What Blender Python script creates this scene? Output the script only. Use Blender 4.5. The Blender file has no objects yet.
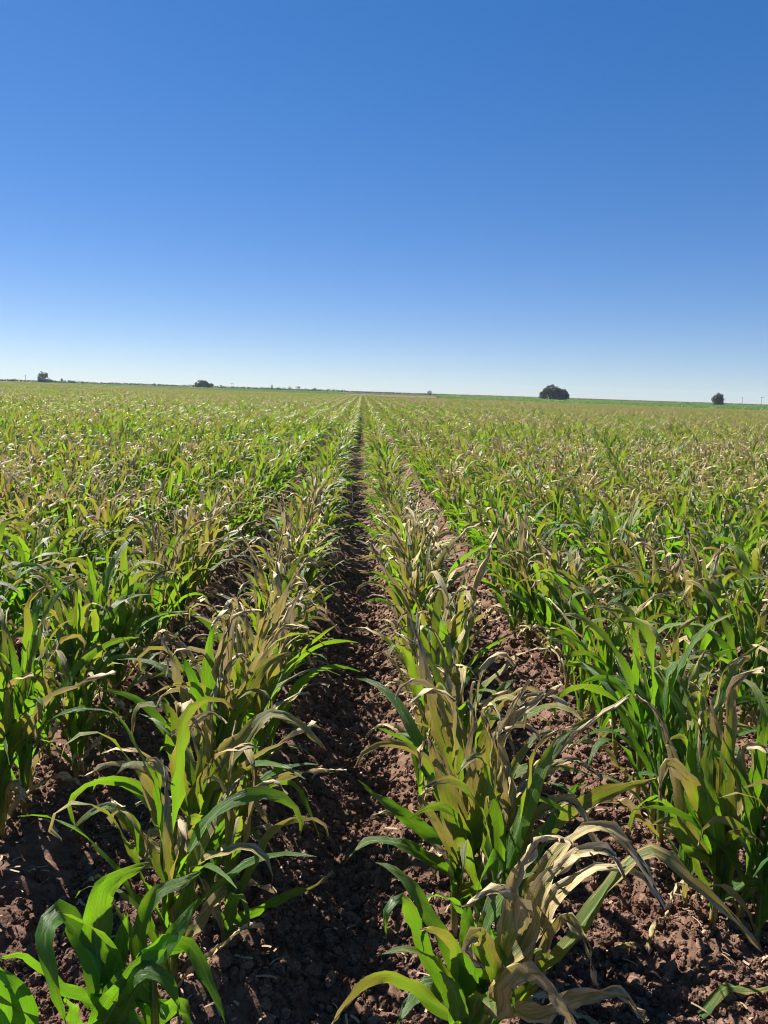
import bpy, math, random
import numpy as np
from mathutils import Vector, Matrix

# ------------------------------------------------------------------ camera, sky, sun, exposure
SC = bpy.context.scene
COL = SC.collection
R = math.radians
F_PX, W_PX, H_PX = 740.0, 768, 1024
CAM = Vector((0.03, 0.0, 1.5))
YAW, PITCH, ROLL = R(1.98), R(9.23), R(1.86)
SUN_EL, SUN_AZ = R(44), R(-46)           # azimuth from +Y (row direction), negative = left

fwd = Vector((math.sin(YAW) * math.cos(PITCH), math.cos(YAW) * math.cos(PITCH), -math.sin(PITCH)))
r0 = Vector((math.cos(YAW), -math.sin(YAW), 0))
u0 = r0.cross(fwd)
rgt = r0 * math.cos(ROLL) + u0 * math.sin(ROLL)
up = u0 * math.cos(ROLL) - r0 * math.sin(ROLL)
cd = bpy.data.cameras.new('camera')
cam = bpy.data.objects.new('camera', cd)
COL.objects.link(cam)
m = Matrix((rgt, up, -fwd)).transposed().to_4x4()
m.translation = CAM
cam.matrix_world = m
cd.sensor_fit = 'VERTICAL'
cd.sensor_height = 36.0
cd.lens = F_PX / H_PX * 36.0
cd.clip_start, cd.clip_end = 0.05, 20000
SC.camera = cam

world = bpy.data.worlds.new('World')
SC.world = world
world.use_nodes = True
wn = world.node_tree
wn.nodes.clear()
sky = wn.nodes.new('ShaderNodeTexSky')
sky.sky_type = 'NISHITA'
sky.sun_disc = False
sky.sun_elevation = SUN_EL
sky.sun_rotation = SUN_AZ
sky.air_density, sky.dust_density, sky.ozone_density = 0.74, 0.04, 7.3
hsv = wn.nodes.new('ShaderNodeHueSaturation')
hsv.inputs['Saturation'].default_value = 1.24
hsv.inputs['Hue'].default_value = 0.5175
gam = wn.nodes.new('ShaderNodeGamma')            # softens the sky's contrast as the photograph shows it
gam.inputs['Gamma'].default_value = 0.667
bg = wn.nodes.new('ShaderNodeBackground')
bg.inputs['Strength'].default_value = 0.086
wo = wn.nodes.new('ShaderNodeOutputWorld')
wn.links.new(sky.outputs[0], hsv.inputs['Color'])
wn.links.new(hsv.outputs[0], gam.inputs['Color'])
wn.links.new(gam.outputs[0], bg.inputs['Color'])
wn.links.new(bg.outputs[0], wo.inputs['Surface'])

sl = bpy.data.lights.new('sun', 'SUN')
sl.energy, sl.angle, sl.color = 5.0, R(0.5), (1.0, 0.94, 0.84)
sun = bpy.data.objects.new('sun', sl)
COL.objects.link(sun)
sdir = Vector((math.sin(SUN_AZ) * math.cos(SUN_EL), math.cos(SUN_AZ) * math.cos(SUN_EL), math.sin(SUN_EL)))
sun.rotation_euler = sdir.to_track_quat('Z', 'Y').to_euler()
sun.location = (0, 0, 50)

SC.view_settings.view_transform = 'Standard'
SC.view_settings.look = 'None'
SC.view_settings.exposure = 1.32
SC.view_settings.gamma = 1.0
SC.cycles.max_bounces = 8
SC.cycles.transmission_bounces = 6
SC.cycles.use_denoising = True
SC.cycles.filter_width = 1.05


def project(p):
    d = Vector(p) - CAM
    z = d.dot(fwd)
    if z < 0.05:
        return None
    return (W_PX / 2 + F_PX * d.dot(rgt) / z, H_PX / 2 - F_PX * d.dot(up) / z, z)


def ray(px, py):
    return (fwd + rgt * ((px - W_PX / 2) / F_PX) + up * ((H_PX / 2 - py) / F_PX))


def at(px, py, Y):
    d = ray(px, py)
    return CAM + d * ((Y - CAM.y) / d.y)


# ------------------------------------------------------------------ noise
def _hash(ix, iy, s):
    h = (ix.astype(np.int64) * 374761393 + iy.astype(np.int64) * 668265263 + s * 144664867) & 0xFFFFFFFF
    h = ((h ^ (h >> 13)) * 1274126177) & 0xFFFFFFFF
    return ((h ^ (h >> 16)) & 0xFFFF) / 65535.0


def vnoise(x, y, s=0):
    x = np.asarray(x, float)
    y = np.asarray(y, float)
    ix, iy = np.floor(x), np.floor(y)
    fx, fy = x - ix, y - iy
    fx, fy = fx * fx * (3 - 2 * fx), fy * fy * (3 - 2 * fy)
    a, b = _hash(ix, iy, s), _hash(ix + 1, iy, s)
    c, d = _hash(ix, iy + 1, s), _hash(ix + 1, iy + 1, s)
    return (a * (1 - fx) + b * fx) * (1 - fy) + (c * (1 - fx) + d * fx) * fy


# ------------------------------------------------------------------ materials
def new_mat(name):
    mt = bpy.data.materials.new(name)
    mt.use_nodes = True
    nt = mt.node_tree
    nt.nodes.clear()
    out = nt.nodes.new('ShaderNodeOutputMaterial')
    return mt, nt, out


def N(nt, t, **kw):
    n = nt.nodes.new('ShaderNode' + t)
    for k, v in kw.items():
        if k.startswith('i_'):
            n.inputs[k[2:].replace('_', ' ')].default_value = v
        else:
            setattr(n, k, v)
    return n


def mathn(nt, op, a, b=0.0, clamp=False):
    n = nt.nodes.new('ShaderNodeMath')
    n.operation = op
    n.use_clamp = clamp
    for i, v in enumerate((a, b)):
        if hasattr(v, 'is_linked'):
            nt.links.new(v, n.inputs[i])
        else:
            n.inputs[i].default_value = v
    return n.outputs[0]


def ramp(nt, fac, stops):
    n = nt.nodes.new('ShaderNodeValToRGB')
    cr = n.color_ramp
    while len(cr.elements) < len(stops):
        cr.elements.new(0.5)
    for e, (p, c) in zip(cr.elements, stops):
        e.position = p
        e.color = (*c, 1)
    nt.links.new(fac, n.inputs[0])
    return n.outputs[0]


def leaf_material():
    mt, nt, out = new_mat('maize_leaf')
    L = nt.links.new
    dry = N(nt, 'Attribute', attribute_name='dry').outputs['Fac']
    seed = N(nt, 'Attribute', attribute_name='seed').outputs['Fac']
    rnd = N(nt, 'ObjectInfo').outputs['Random']
    uv = N(nt, 'UVMap', uv_map='UVMap').outputs[0]
    sep = N(nt, 'SeparateXYZ')
    L(uv, sep.inputs[0])
    u, v = sep.outputs[0], sep.outputs[1]
    off = mathn(nt, 'ADD', mathn(nt, 'MULTIPLY', seed, 40.0), mathn(nt, 'MULTIPLY', rnd, 60.0))

    def streak(su, sv, detail):
        cx = N(nt, 'CombineXYZ')
        L(mathn(nt, 'MULTIPLY', u, su), cx.inputs[0])
        L(mathn(nt, 'MULTIPLY', v, sv), cx.inputs[1])
        L(off, cx.inputs[2])
        t = N(nt, 'TexNoise', noise_dimensions='3D')
        t.inputs['Scale'].default_value = 1.0
        t.inputs['Detail'].default_value = detail
        L(cx.outputs[0], t.inputs['Vector'])
        return t.outputs[0]
    s1 = streak(5.0, 9.0, 4.0)     # broad blotches along the blade
    s2 = streak(2.5, 80.0, 1.0)    # veins
    d = mathn(nt, 'ADD', dry, mathn(nt, 'MULTIPLY', mathn(nt, 'SUBTRACT', s1, 0.5), 1.05))
    d = mathn(nt, 'ADD', d, mathn(nt, 'MULTIPLY', mathn(nt, 'SUBTRACT', s2, 0.5), 0.55))
    d = mathn(nt, 'ADD', d, mathn(nt, 'MULTIPLY', mathn(nt, 'SUBTRACT', rnd, 0.5), 0.16), clamp=True)
    refl = ramp(nt, d, [(0.0, (0.040, 0.120, 0.016)), (0.28, (0.070, 0.165, 0.022)), (0.45, (0.128, 0.142, 0.030)),
                        (0.56, (0.285, 0.225, 0.058)), (0.70, (0.420, 0.325, 0.130)), (1.0, (0.590, 0.470, 0.275))])
    tran = ramp(nt, d, [(0.0, (0.170, 0.420, 0.010)), (0.28, (0.250, 0.440, 0.014)), (0.45, (0.360, 0.380, 0.022)),
                        (0.56, (0.430, 0.325, 0.045)), (0.70, (0.450, 0.340, 0.130)), (1.0, (0.480, 0.390, 0.250))])
    # midrib: paler, lets less light through
    rib = mathn(nt, 'SUBTRACT', 1.0, mathn(nt, 'MULTIPLY', mathn(nt, 'ABSOLUTE', mathn(nt, 'SUBTRACT', v, 0.5)), 20.0), clamp=True)
    mx = N(nt, 'MixRGB')
    mx.inputs[2].default_value = (0.27, 0.33, 0.13, 1)
    L(mathn(nt, 'MULTIPLY', rib, 0.75), mx.inputs[0])
    L(refl, mx.inputs[1])
    mt2 = N(nt, 'MixRGB')
    mt2.inputs[2].default_value = (0.22, 0.33, 0.06, 1)
    L(mathn(nt, 'MULTIPLY', rib, 0.5), mt2.inputs[0])
    L(tran, mt2.inputs[1])
    bump = N(nt, 'Bump')
    bump.inputs['Strength'].default_value = 0.6
    bump.inputs['Distance'].default_value = 0.004
    L(s2, bump.inputs['Height'])
    pb = N(nt, 'BsdfPrincipled')
    pb.inputs['Specular IOR Level'].default_value = 0.6
    L(mx.outputs[0], pb.inputs['Base Color'])
    L(mathn(nt, 'ADD', 0.35, mathn(nt, 'MULTIPLY', d, 0.24)), pb.inputs['Roughness'])
    L(bump.outputs[0], pb.inputs['Normal'])
    tr = N(nt, 'BsdfTranslucent')
    L(mt2.outputs[0], tr.inputs['Color'])
    L(bump.outputs[0], tr.inputs['Normal'])
    ms = N(nt, 'MixShader')
    L(mathn(nt, 'SUBTRACT', 0.49, mathn(nt, 'MULTIPLY', d, 0.31)), ms.inputs[0])
    L(pb.outputs[0], ms.inputs[1])
    L(tr.outputs[0], ms.inputs[2])
    L(ms.outputs[0], out.inputs[0])
    return mt


def simple_leaf(name, c1, c2, tr_c, rough=0.5, amount=0.35, scale=3.0):
    mt, nt, out = new_mat(name)
    L = nt.links.new
    tc = N(nt, 'TexCoord')
    t = N(nt, 'TexNoise')
    t.inputs['Scale'].default_value = scale
    t.inputs['Detail'].default_value = 4
    L(tc.outputs['Object'], t.inputs['Vector'])
    c = ramp(nt, t.outputs[0], [(0.3, c1), (0.7, c2)])
    pb = N(nt, 'BsdfPrincipled')
    pb.inputs['Roughness'].default_value = rough
    L(c, pb.inputs['Base Color'])
    tr = N(nt, 'BsdfTranslucent')
    tr.inputs['Color'].default_value = (*tr_c, 1)
    ms = N(nt, 'MixShader')
    ms.inputs[0].default_value = amount
    L(pb.outputs[0], ms.inputs[1])
    L(tr.outputs[0], ms.inputs[2])
    L(ms.outputs[0], out.inputs[0])
    return mt


def rough_mat(name, stops, scale, bump=0.3, rough=0.9, dist=0.01, use_random=False, coord='Object', detail=8):
    mt, nt, out = new_mat(name)
    L = nt.links.new
    tc = N(nt, 'TexCoord')
    t = N(nt, 'TexNoise')
    t.inputs['Scale'].default_value = scale
    t.inputs['Detail'].default_value = detail
    t.inputs['Roughness'].default_value = 0.65
    L(tc.outputs[coord], t.inputs['Vector'])
    f = t.outputs[0]
    if use_random:
        f = mathn(nt, 'ADD', f, mathn(nt, 'MULTIPLY', mathn(nt, 'SUBTRACT', N(nt, 'ObjectInfo').outputs['Random'], 0.5), 0.35), clamp=True)
    c = ramp(nt, f, stops)
    pb = N(nt, 'BsdfPrincipled')
    pb.inputs['Roughness'].default_value = rough
    pb.inputs['Specular IOR Level'].default_value = 0.2
    L(c, pb.inputs['Base Color'])
    b = N(nt, 'Bump')
    b.inputs['Strength'].default_value = bump
    b.inputs['Distance'].default_value = dist
    L(t.outputs[0], b.inputs['Height'])
    L(b.outputs[0], pb.inputs['Normal'])
    L(pb.outputs[0], out.inputs[0])
    return mt


SOIL_STOPS = [(0.25, (0.070, 0.037, 0.025)), (0.5, (0.138, 0.078, 0.053)), (0.75, (0.250, 0.155, 0.112))]
M_LEAF = leaf_material()
M_STEM = rough_mat('maize_stem', [(0.3, (0.09, 0.15, 0.03)), (0.7, (0.20, 0.21, 0.08))], 14.0, 0.2, 0.5, 0.002, True)
M_SOIL = rough_mat('soil', SOIL_STOPS, 22.0, 0.9, 0.95, 0.02)
M_CLOD = rough_mat('soil_clod', SOIL_STOPS, 3.2, 1.0, 0.95, 0.004, True)
M_STRAW = rough_mat('straw', [(0.3, (0.20, 0.13, 0.085)), (0.7, (0.40, 0.30, 0.20))], 9.0, 0.2, 0.8, 0.002, True)
M_BARK = rough_mat('bark', [(0.3, (0.09, 0.07, 0.055)), (0.7, (0.16, 0.13, 0.10))], 6.0, 0.5, 0.9, 0.05)
M_POST = rough_mat('weathered_wood', [(0.3, (0.16, 0.14, 0.12)), (0.7, (0.26, 0.24, 0.21))], 6.0, 0.3, 0.85, 0.02)
M_TREE = simple_leaf('tree_leaf', (0.070, 0.100, 0.040), (0.130, 0.140, 0.070), (0.06, 0.09, 0.02), 0.55, 0.2, 0.5)
M_SHRUB = simple_leaf('shrub_leaf', (0.045, 0.070, 0.025), (0.080, 0.105, 0.045), (0.07, 0.10, 0.02), 0.55, 0.2, 0.3)
M_GCROP = simple_leaf('green_crop_leaf', (0.035, 0.095, 0.020), (0.060, 0.135, 0.025), (0.13, 0.28, 0.02), 0.45, 0.42, 0.6)


# ------------------------------------------------------------------ mesh helpers
class MB:
    """collects vertices, faces, uv per vertex, dryness and seed per vertex, material index"""
    def __init__(self):
        self.v, self.f, self.uv, self.dry, self.seed, self.mi = [], [], [], [], [], []

    def add(self, v, f, uv=None, dry=None, seed=0.0, mi=0):
        o = len(self.v)
        self.v.extend(v)
        self.f.extend(tuple(i + o for i in q) for q in f)
        self.uv.extend(uv if uv is not None else [(0.0, 0.5)] * len(v))
        self.dry.extend(dry if dry is not None else [0.3] * len(v))
        self.seed.extend([seed] * len(v))
        self.mi.extend([mi] * len(f))

    def mesh(self, name, mats, smooth=True, plain=False):
        me = bpy.data.meshes.new(name)
        me.from_pydata([tuple(p) for p in self.v], [], self.f)
        for mt in (mats if isinstance(mats, (list, tuple)) else [mats]):
            me.materials.append(mt)
        nf = len(me.polygons)
        me.polygons.foreach_set('use_smooth', [smooth] * nf)
        if any(self.mi):
            me.polygons.foreach_set('material_index', self.mi)
        if not plain:
            uvl = me.uv_layers.new(name='UVMap')
            li = np.empty(len(me.loops), dtype=np.int32)
            me.loops.foreach_get('vertex_index', li)
            uvl.data.foreach_set('uv', np.array(self.uv, dtype=np.float32)[li].ravel())
            for nm, dat in (('dry', self.dry), ('seed', self.seed)):
                a = me.attributes.new(nm, 'FLOAT', 'POINT')
                a.data.foreach_set('value', np.array(dat, dtype=np.float32))
        me.update()
        return me


def obj(name, me, parent=None, loc=None, rot=None, scale=None):
    o = bpy.data.objects.new(name, me)
    COL.objects.link(o)
    if parent is not None:
        o.parent = parent
    if loc is not None:
        o.location = loc
    if rot is not None:
        o.rotation_euler = rot
    if scale is not None:
        o.scale = scale
    return o


def tag(o, label=None, cat=None, group=None, kind=None):
    if label:
        o['label'] = label
    if cat:
        o['category'] = cat
    if group:
        o['group'] = group
    if kind:
        o['kind'] = kind
    return o


def norm(a):
    return a / np.maximum(np.linalg.norm(a, axis=-1, keepdims=True), 1e-9)


def rot_about(v, axis, ang):
    c, s = np.cos(ang)[:, None], np.sin(ang)[:, None]
    return v * c + np.cross(axis, v) * s + axis * (np.sum(axis * v, 1, keepdims=True)) * (1 - c)


def blade(mb, P, S, W, d0, d1, rng, nv=4, ruffle=0.25, fold0=0.8, fold1=0.12, curl=0.5, base_w=0.45, dpow=1.5, tear=0.0):
    """a maize leaf blade along the points P with side directions S: V fold at the base, wavy margins, dry ends narrowed and rolled in"""
    P = np.asarray(P, float)
    S = np.asarray(S, float)
    n = len(P) - 1
    t = np.linspace(0, 1, n + 1)
    T = norm(np.gradient(P, axis=0))
    S = norm(S - T * np.sum(S * T, 1, keepdims=True))
    Nn = np.cross(T, S)
    prof = np.minimum(1.0, base_w + (1 - base_w) * t / 0.28) * np.clip(1 - t ** 2.4, 0, 1) ** 0.75
    dl = d0 + (d1 - d0) * np.clip(t, 0, 1) ** dpow
    shrink = 1 - curl * 0.55 * np.clip((dl - 0.55) / 0.45, 0, 1)
    w = 0.5 * W * prof * shrink
    fold = fold0 + (fold1 - fold0) * np.minimum(1, t / 0.35) + curl * 1.0 * np.clip((dl - 0.5) / 0.5, 0, 1)
    ph = rng.uniform(0, 6.28, 4)
    fr = rng.uniform(2.0, 4.5)
    sd = rng.random()
    vs, uvs, dry = [], [], []
    vv = np.linspace(-1, 1, nv + 1)
    jit = rng.normal(0, 1, (n + 1, nv + 1, 3)) * (0.0010 + 0.0042 * np.clip((dl - 0.40) / 0.60, 0, 1))[:, None, None]
    for j, v in enumerate(vv):
        a = np.abs(v)
        lift = np.sin(fold) * w * a
        rip = ruffle * W * a ** 2 * 0.5 * prof * (np.sin(6.28 * fr * t + ph[0 if v < 0 else 1]) + 0.5 * np.sin(6.28 * fr * 2.3 * t + ph[2 if v < 0 else 3])) * np.minimum(1, t / 0.2)
        edge = 1.0
        if tear > 0 and a > 0.9:
            edge = 1 - tear * (rng.random(n + 1) ** 4)
        p = P + S * (w * v * np.cos(fold * 0.9) * edge)[:, None] + Nn * (lift + rip)[:, None] + jit[:, j]
        vs.append(p)
        dry.append(np.clip(dl + 0.28 * a ** 2 * np.clip(dl, 0.05, 0.6), 0, 1))
        uvs.append(np.stack([t, np.full(n + 1, (v + 1) / 2)], 1))
    V = np.stack(vs, 1).reshape(-1, 3)
    D = np.stack(dry, 1).reshape(-1)
    U = np.stack(uvs, 1).reshape(-1, 2)
    k = nv + 1
    fs = [(i * k + j, i * k + j + 1, (i + 1) * k + j + 1, (i + 1) * k + j) for i in range(n) for j in range(nv)]
    mb.add(V.tolist(), fs, U.tolist(), D.tolist(), sd)


def arc_path(base, az, L, th0, th1, pw, bend, n, hook=0.0, wob=0.0, rng=None):
    t = np.linspace(0, 1, n + 1)
    tm = (t[:-1] + t[1:]) / 2
    th = th0 + (th1 - th0) * tm ** pw + hook * np.clip((tm - 0.7) / 0.3, 0, 1) ** 1.3
    a = az + bend * tm
    if wob and rng is not None:
        th = th + wob * np.sin(6.28 * (tm * rng.uniform(1, 2.2) + rng.random()))
        a = a + wob * np.sin(6.28 * (tm * rng.uniform(0.7, 1.6) + rng.random()))
    d = np.stack([np.sin(th) * np.cos(a), np.sin(th) * np.sin(a), np.cos(th)], 1) * (L / n)
    P = np.vstack([[0, 0, 0], np.cumsum(d, 0)]) + np.asarray(base)
    S = np.stack([-np.sin(az + bend * t), np.cos(az + bend * t), np.zeros(n + 1)], 1)
    return P, S


def tube(mb, pts, rad, sides=7, dry=None, seed=0.0, mi=0):
    pts = np.asarray(pts, float)
    n = len(pts)
    T = norm(np.gradient(pts, axis=0))
    ref = np.where(np.abs(T[:, 2:3]) > 0.9, np.array([[1.0, 0, 0]]), np.array([[0, 0, 1.0]]))
    A = norm(np.cross(T, ref))
    B = np.cross(T, A)
    vs = []
    for i in range(n):
        for k in range(sides):
            a = 6.2832 * k / sides
            vs.append((pts[i] + (A[i] * math.cos(a) + B[i] * math.sin(a)) * rad[i]).tolist())
    fs = [(i * sides + k, i * sides + (k + 1) % sides, (i + 1) * sides + (k + 1) % sides, (i + 1) * sides + k) for i in range(n - 1) for k in range(sides)]
    fs.append(tuple(range(sides))[::-1])
    fs.append(tuple((n - 1) * sides + k for k in range(sides)))
    dr = None if dry is None else [d for d in dry for _ in range(sides)]
    uv = [(i / (n - 1) * 1.0, k / sides) for i in range(n) for k in range(sides)]
    mb.add(vs, fs, uv, dr, seed, mi)


# ------------------------------------------------------------------ ground: one sheet with ridges and furrows, out to the horizon
ROW = 0.76
ROW0 = 0.38


def ground_z(X, Y):
    X = np.asarray(X, float)
    Y = np.asarray(Y, float)
    ph = (X - ROW0) / ROW
    wob = 0.04 * (vnoise(X * 0.3, Y * 0.9, 5) - 0.5)
    prof = np.cos(6.2832 * (ph + wob))
    far = np.clip(1 - (np.abs(Y) - 60) / 40, 0, 1) * np.clip(1 - (np.abs(X) - 60) / 40, 0, 1)
    z = (-0.055 + 0.055 * np.sign(prof) * np.abs(prof) ** 0.8) * far
    near = np.clip(1 - (np.abs(Y) - 8) / 6, 0, 1) * np.clip(1 - (np.abs(X) - 5) / 4, 0, 1)
    z = z + near * (0.050 * (vnoise(X * 7, Y * 7, 1) - 0.5) + 0.034 * (vnoise(X * 19, Y * 19, 2) - 0.5) + 0.020 * (vnoise(X * 43, Y * 43, 3) - 0.5))
    return z


def axis_pts(fine0, fine1, step, lo, hi, grow):
    a = list(np.arange(fine0, fine1 + 1e-9, step))
    s = step
    while a[-1] < hi:
        s *= grow
        a.append(a[-1] + s)
    s = step
    b = []
    c = a[0]
    while c > lo:
        s *= grow
        c -= s
        b.append(c)
    return np.array(b[::-1] + a)


def build_ground():
    xs = axis_pts(-2.2, 2.2, 0.018, -6000, 6000, 1.035)
    ys = axis_pts(1.0, 4.6, 0.018, -300, 9000, 1.028)
    X, Y = np.meshgrid(xs, ys)
    Z = ground_z(X, Y)
    nx, ny = len(xs), len(ys)
    V = np.stack([X, Y, Z], -1).reshape(-1, 3).astype(np.float32)
    i = np.arange(ny - 1)[:, None] * nx + np.arange(nx - 1)[None, :]
    F = np.stack([i, i + 1, i + nx + 1, i + nx], -1).reshape(-1, 4).astype(np.int32)
    me = bpy.data.meshes.new('ground')
    me.vertices.add(len(V))
    me.vertices.foreach_set('co', V.ravel())
    me.loops.add(F.size)
    me.loops.foreach_set('vertex_index', F.ravel())
    me.polygons.add(len(F))
    me.polygons.foreach_set('loop_start', np.arange(0, F.size, 4, dtype=np.int32))
    me.polygons.foreach_set('use_smooth', np.ones(len(F), dtype=bool))
    me.update(calc_edges=True)
    me.materials.append(M_SOIL)
    return tag(obj('ground', me), 'reddish brown ridged soil of the ploughed field', None, None, 'structure')


build_ground()

# ------------------------------------------------------------------ scatter: one object of many small copies
HIDDEN = []


def scatter(name, protos, pts, rots, scls, idxs, label, kind='stuff'):
    me = bpy.data.meshes.new(name)
    n = len(pts)
    me.vertices.add(n)
    me.vertices.foreach_set('co', np.asarray(pts, dtype=np.float32).ravel())
    for nm, tp, fld, dat in (('rot', 'FLOAT_VECTOR', 'vector', rots), ('scl', 'FLOAT_VECTOR', 'vector', scls)):
        a = me.attributes.new(nm, tp, 'POINT')
        a.data.foreach_set(fld, np.asarray(dat, dtype=np.float32).ravel())
    a = me.attributes.new('idx', 'INT', 'POINT')
    a.data.foreach_set('value', np.asarray(idxs, dtype=np.int32))
    o = obj(name, me)
    tag(o, label, None, None, kind)
    ng = bpy.data.node_groups.new(name + '_nodes', 'GeometryNodeTree')
    ng.interface.new_socket('Geometry', in_out='INPUT', socket_type='NodeSocketGeometry')
    ng.interface.new_socket('Geometry', in_out='OUTPUT', socket_type='NodeSocketGeometry')
    gi, go = ng.nodes.new('NodeGroupInput'), ng.nodes.new('NodeGroupOutput')
    ins = ng.nodes.new('GeometryNodeInstanceOnPoints')
    ins.inputs['Pick Instance'].default_value = True
    gti = ng.nodes.new('GeometryNodeGeometryToInstance')
    for p in reversed(protos):
        src = bpy.data.objects.new(name + '_source', p)
        HIDDEN.append(src)
        oi = ng.nodes.new('GeometryNodeObjectInfo')
        oi.inputs['Object'].default_value = src
        oi.inputs['As Instance'].default_value = False
        ng.links.new(oi.outputs['Geometry'], gti.inputs[0])

    def attr(nm, tp):
        a = ng.nodes.new('GeometryNodeInputNamedAttribute')
        a.data_type = tp
        a.inputs['Name'].default_value = nm
        return [s for s in a.outputs if s.enabled and s.name == 'Attribute'][0]
    e2r = ng.nodes.new('FunctionNodeEulerToRotation')
    ng.links.new(attr('rot', 'FLOAT_VECTOR'), e2r.inputs[0])
    ng.links.new(gi.outputs[0], ins.inputs['Points'])
    ng.links.new(gti.outputs[0], ins.inputs['Instance'])
    ng.links.new(attr('idx', 'INT'), ins.inputs['Instance Index'])
    ng.links.new(e2r.outputs[0], ins.inputs['Rotation'])
    ng.links.new(attr('scl', 'FLOAT_VECTOR'), ins.inputs['Scale'])
    ng.links.new(ins.outputs[0], go.inputs[0])
    md = o.modifiers.new('scatter', 'NODES')
    md.node_group = ng
    return o


# ------------------------------------------------------------------ maize plants
def plant_spec(rng, D, scale=1.0):
    """list of leaves (base height, azimuth, length, width, th0, th1, pw, bend, hook, d0, d1, curl) for an overall dryness D"""
    n = int(rng.integers(8, 11))
    az0 = rng.uniform(0, 6.28)
    out = []
    hs = rng.uniform(0.20, 0.30)
    for i in range(n):
        k = i / (n - 1)
        az = az0 + math.pi * (i % 2) + rng.normal(0, 0.5)
        h = 0.03 + hs * k
        L = (0.31 + 0.31 * math.sin(math.pi * min(1, 0.16 + 0.70 * k))) * rng.uniform(0.85, 1.12)
        th0 = R(30 - 26 * k ** 0.7 + rng.normal(0, 4))
        th1 = R(140 - 85 * k + rng.normal(0, 24))
        pw = rng.uniform(1.9, 3.8)
        hook = 0.0
        W = rng.uniform(0.031, 0.049) * (1.08 - 0.35 * D) * (0.75 + 0.35 * math.sin(math.pi * min(1, 0.2 + k * 0.7)))
        if i == 0:
            d0, d1 = rng.uniform(0.5, 0.8), 1.0
            L *= 0.7
        elif k < 0.42:
            d0 = max(0.0, 0.05 + 0.35 * (D - 0.45) + rng.normal(0, 0.05))
            d1 = d0 + rng.uniform(0.05, 0.35) + 0.3 * max(0, D - 0.4)
        else:
            d0 = np.clip(D * rng.uniform(0.15, 0.85) + 0.05 * rng.normal(), 0, 0.72)
            d1 = np.clip(d0 + rng.uniform(0.30, 0.95) * (0.5 + D), 0, 1.0)
            if rng.random() < 0.45 + 0.5 * D:
                hook = R(rng.uniform(50, 120))
        out.append((h, az, L * scale, W * scale, th0, th1, pw, rng.normal(0, 0.35), hook, float(d0), float(d1), 0.5 if d1 > 0.7 else 0.2))
    return hs, out


def leaf_mesh_generic(rng, spec, n, nv, mb):
    h, az, L, W, th0, th1, pw, bend, hook, d0, d1, curl = spec
    P, S = arc_path((0.006 * math.cos(az), 0.006 * math.sin(az), h), az, L, th0, th1, pw, bend, n, hook, 0.05 + 0.10 * d1, rng)
    T = norm(np.gradient(P, axis=0))
    tw = rng.normal(0, 0.35) + np.linspace(0, 1, n + 1) ** 1.3 * rng.normal(0, 0.7 + 0.8 * d1)
    S = rot_about(S, T, tw)
    blade(mb, P, S, W, d0, d1, rng, nv, ruffle=0.24 + 0.26 * d1, curl=curl, tear=0.15 + 0.35 * d1)


def stem_geo(mb, hs, rng, dry):
    lean = rng.normal(0, 0.012, 2)
    n = 6
    pts = [(lean[0] * (i / n) ** 2, lean[1] * (i / n) ** 2, -0.03 + (hs + 0.07) * i / n) for i in range(n + 1)]
    rad = [0.0105, 0.011, 0.0105, 0.0095, 0.0085, 0.0075, 0.005]
    tube(mb, pts, rad, 8, [0.75, 0.6, 0.42, 0.35, 0.30, 0.25, 0.2], rng.random())


DRY_CLASSES = [0.08, 0.08, 0.16, 0.24, 0.32, 0.40, 0.46, 0.52, 0.58, 0.64, 0.70, 0.78, 0.34, 0.44, 0.55, 0.5]
NP = len(DRY_CLASSES)
PROTO_PARTS = []       # per kind: list of (name, mesh, label)
PROTO_JOINED = []
rngp = np.random.default_rng(11)
for D in DRY_CLASSES:
    seed = int(rngp.integers(1 << 30))
    rng = np.random.default_rng(seed)
    hs, spec = plant_spec(rng, D)
    parts = []
    mb = MB()
    stem_geo(mb, hs, rng, D)
    parts.append(('stem', mb.mesh('stem', M_LEAF), None))
    for s in spec:
        mb = MB()
        leaf_mesh_generic(rng, s, 15, 4, mb)
        lab = None
        if D < 0.75 and s[9] > 0.45 and s[10] > 0.8:
            lab = 'dried tan leaf with a withered tip'
        parts.append(('leaf', mb.mesh('leaf', M_LEAF), lab))
    PROTO_PARTS.append(parts)
    rng = np.random.default_rng(seed)
    hs, spec = plant_spec(rng, D)
    mb = MB()
    stem_geo(mb, hs, rng, D)
    for s in spec:
        leaf_mesh_generic(rng, s, 9, 2, mb)
    PROTO_JOINED.append(mb.mesh('maize_plant_mid', M_LEAF))


def patch_dry(X, Y):
    """slow changes of withering over the field"""
    return 0.27 + 0.26 * (vnoise(X * 0.16 + 7, Y * 0.11, 21) - 0.5) + 0.34 * (vnoise(X * 0.7, Y * 0.5, 22) - 0.5)


DC = np.array(DRY_CLASSES)


def pick_class(rng, d):
    w = np.exp(-((DC - d) / 0.13) ** 2)
    return int(rng.choice(NP, p=w / w.sum()))


def field_edge(X):
    return np.clip(150 - 0.9 * X, 84, 270)


# candidate stands along every row up to 22 m
rngf = np.random.default_rng(5)
cands = []
for k in range(-24, 25):
    X = ROW0 + ROW * k
    y = 0.4 + rngf.random() * 0.1
    while y < 22:
        gap = rngf.uniform(0.050, 0.098)
        if rngf.random() < 0.05:
            gap += rngf.uniform(0.08, 0.25)
        y += gap
        x = X + rngf.normal(0, 0.040 if k in (-1, 0) else 0.062)
        if abs(x) < 1.6 + 0.72 * y:
            cands.append((k, x, y))

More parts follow.
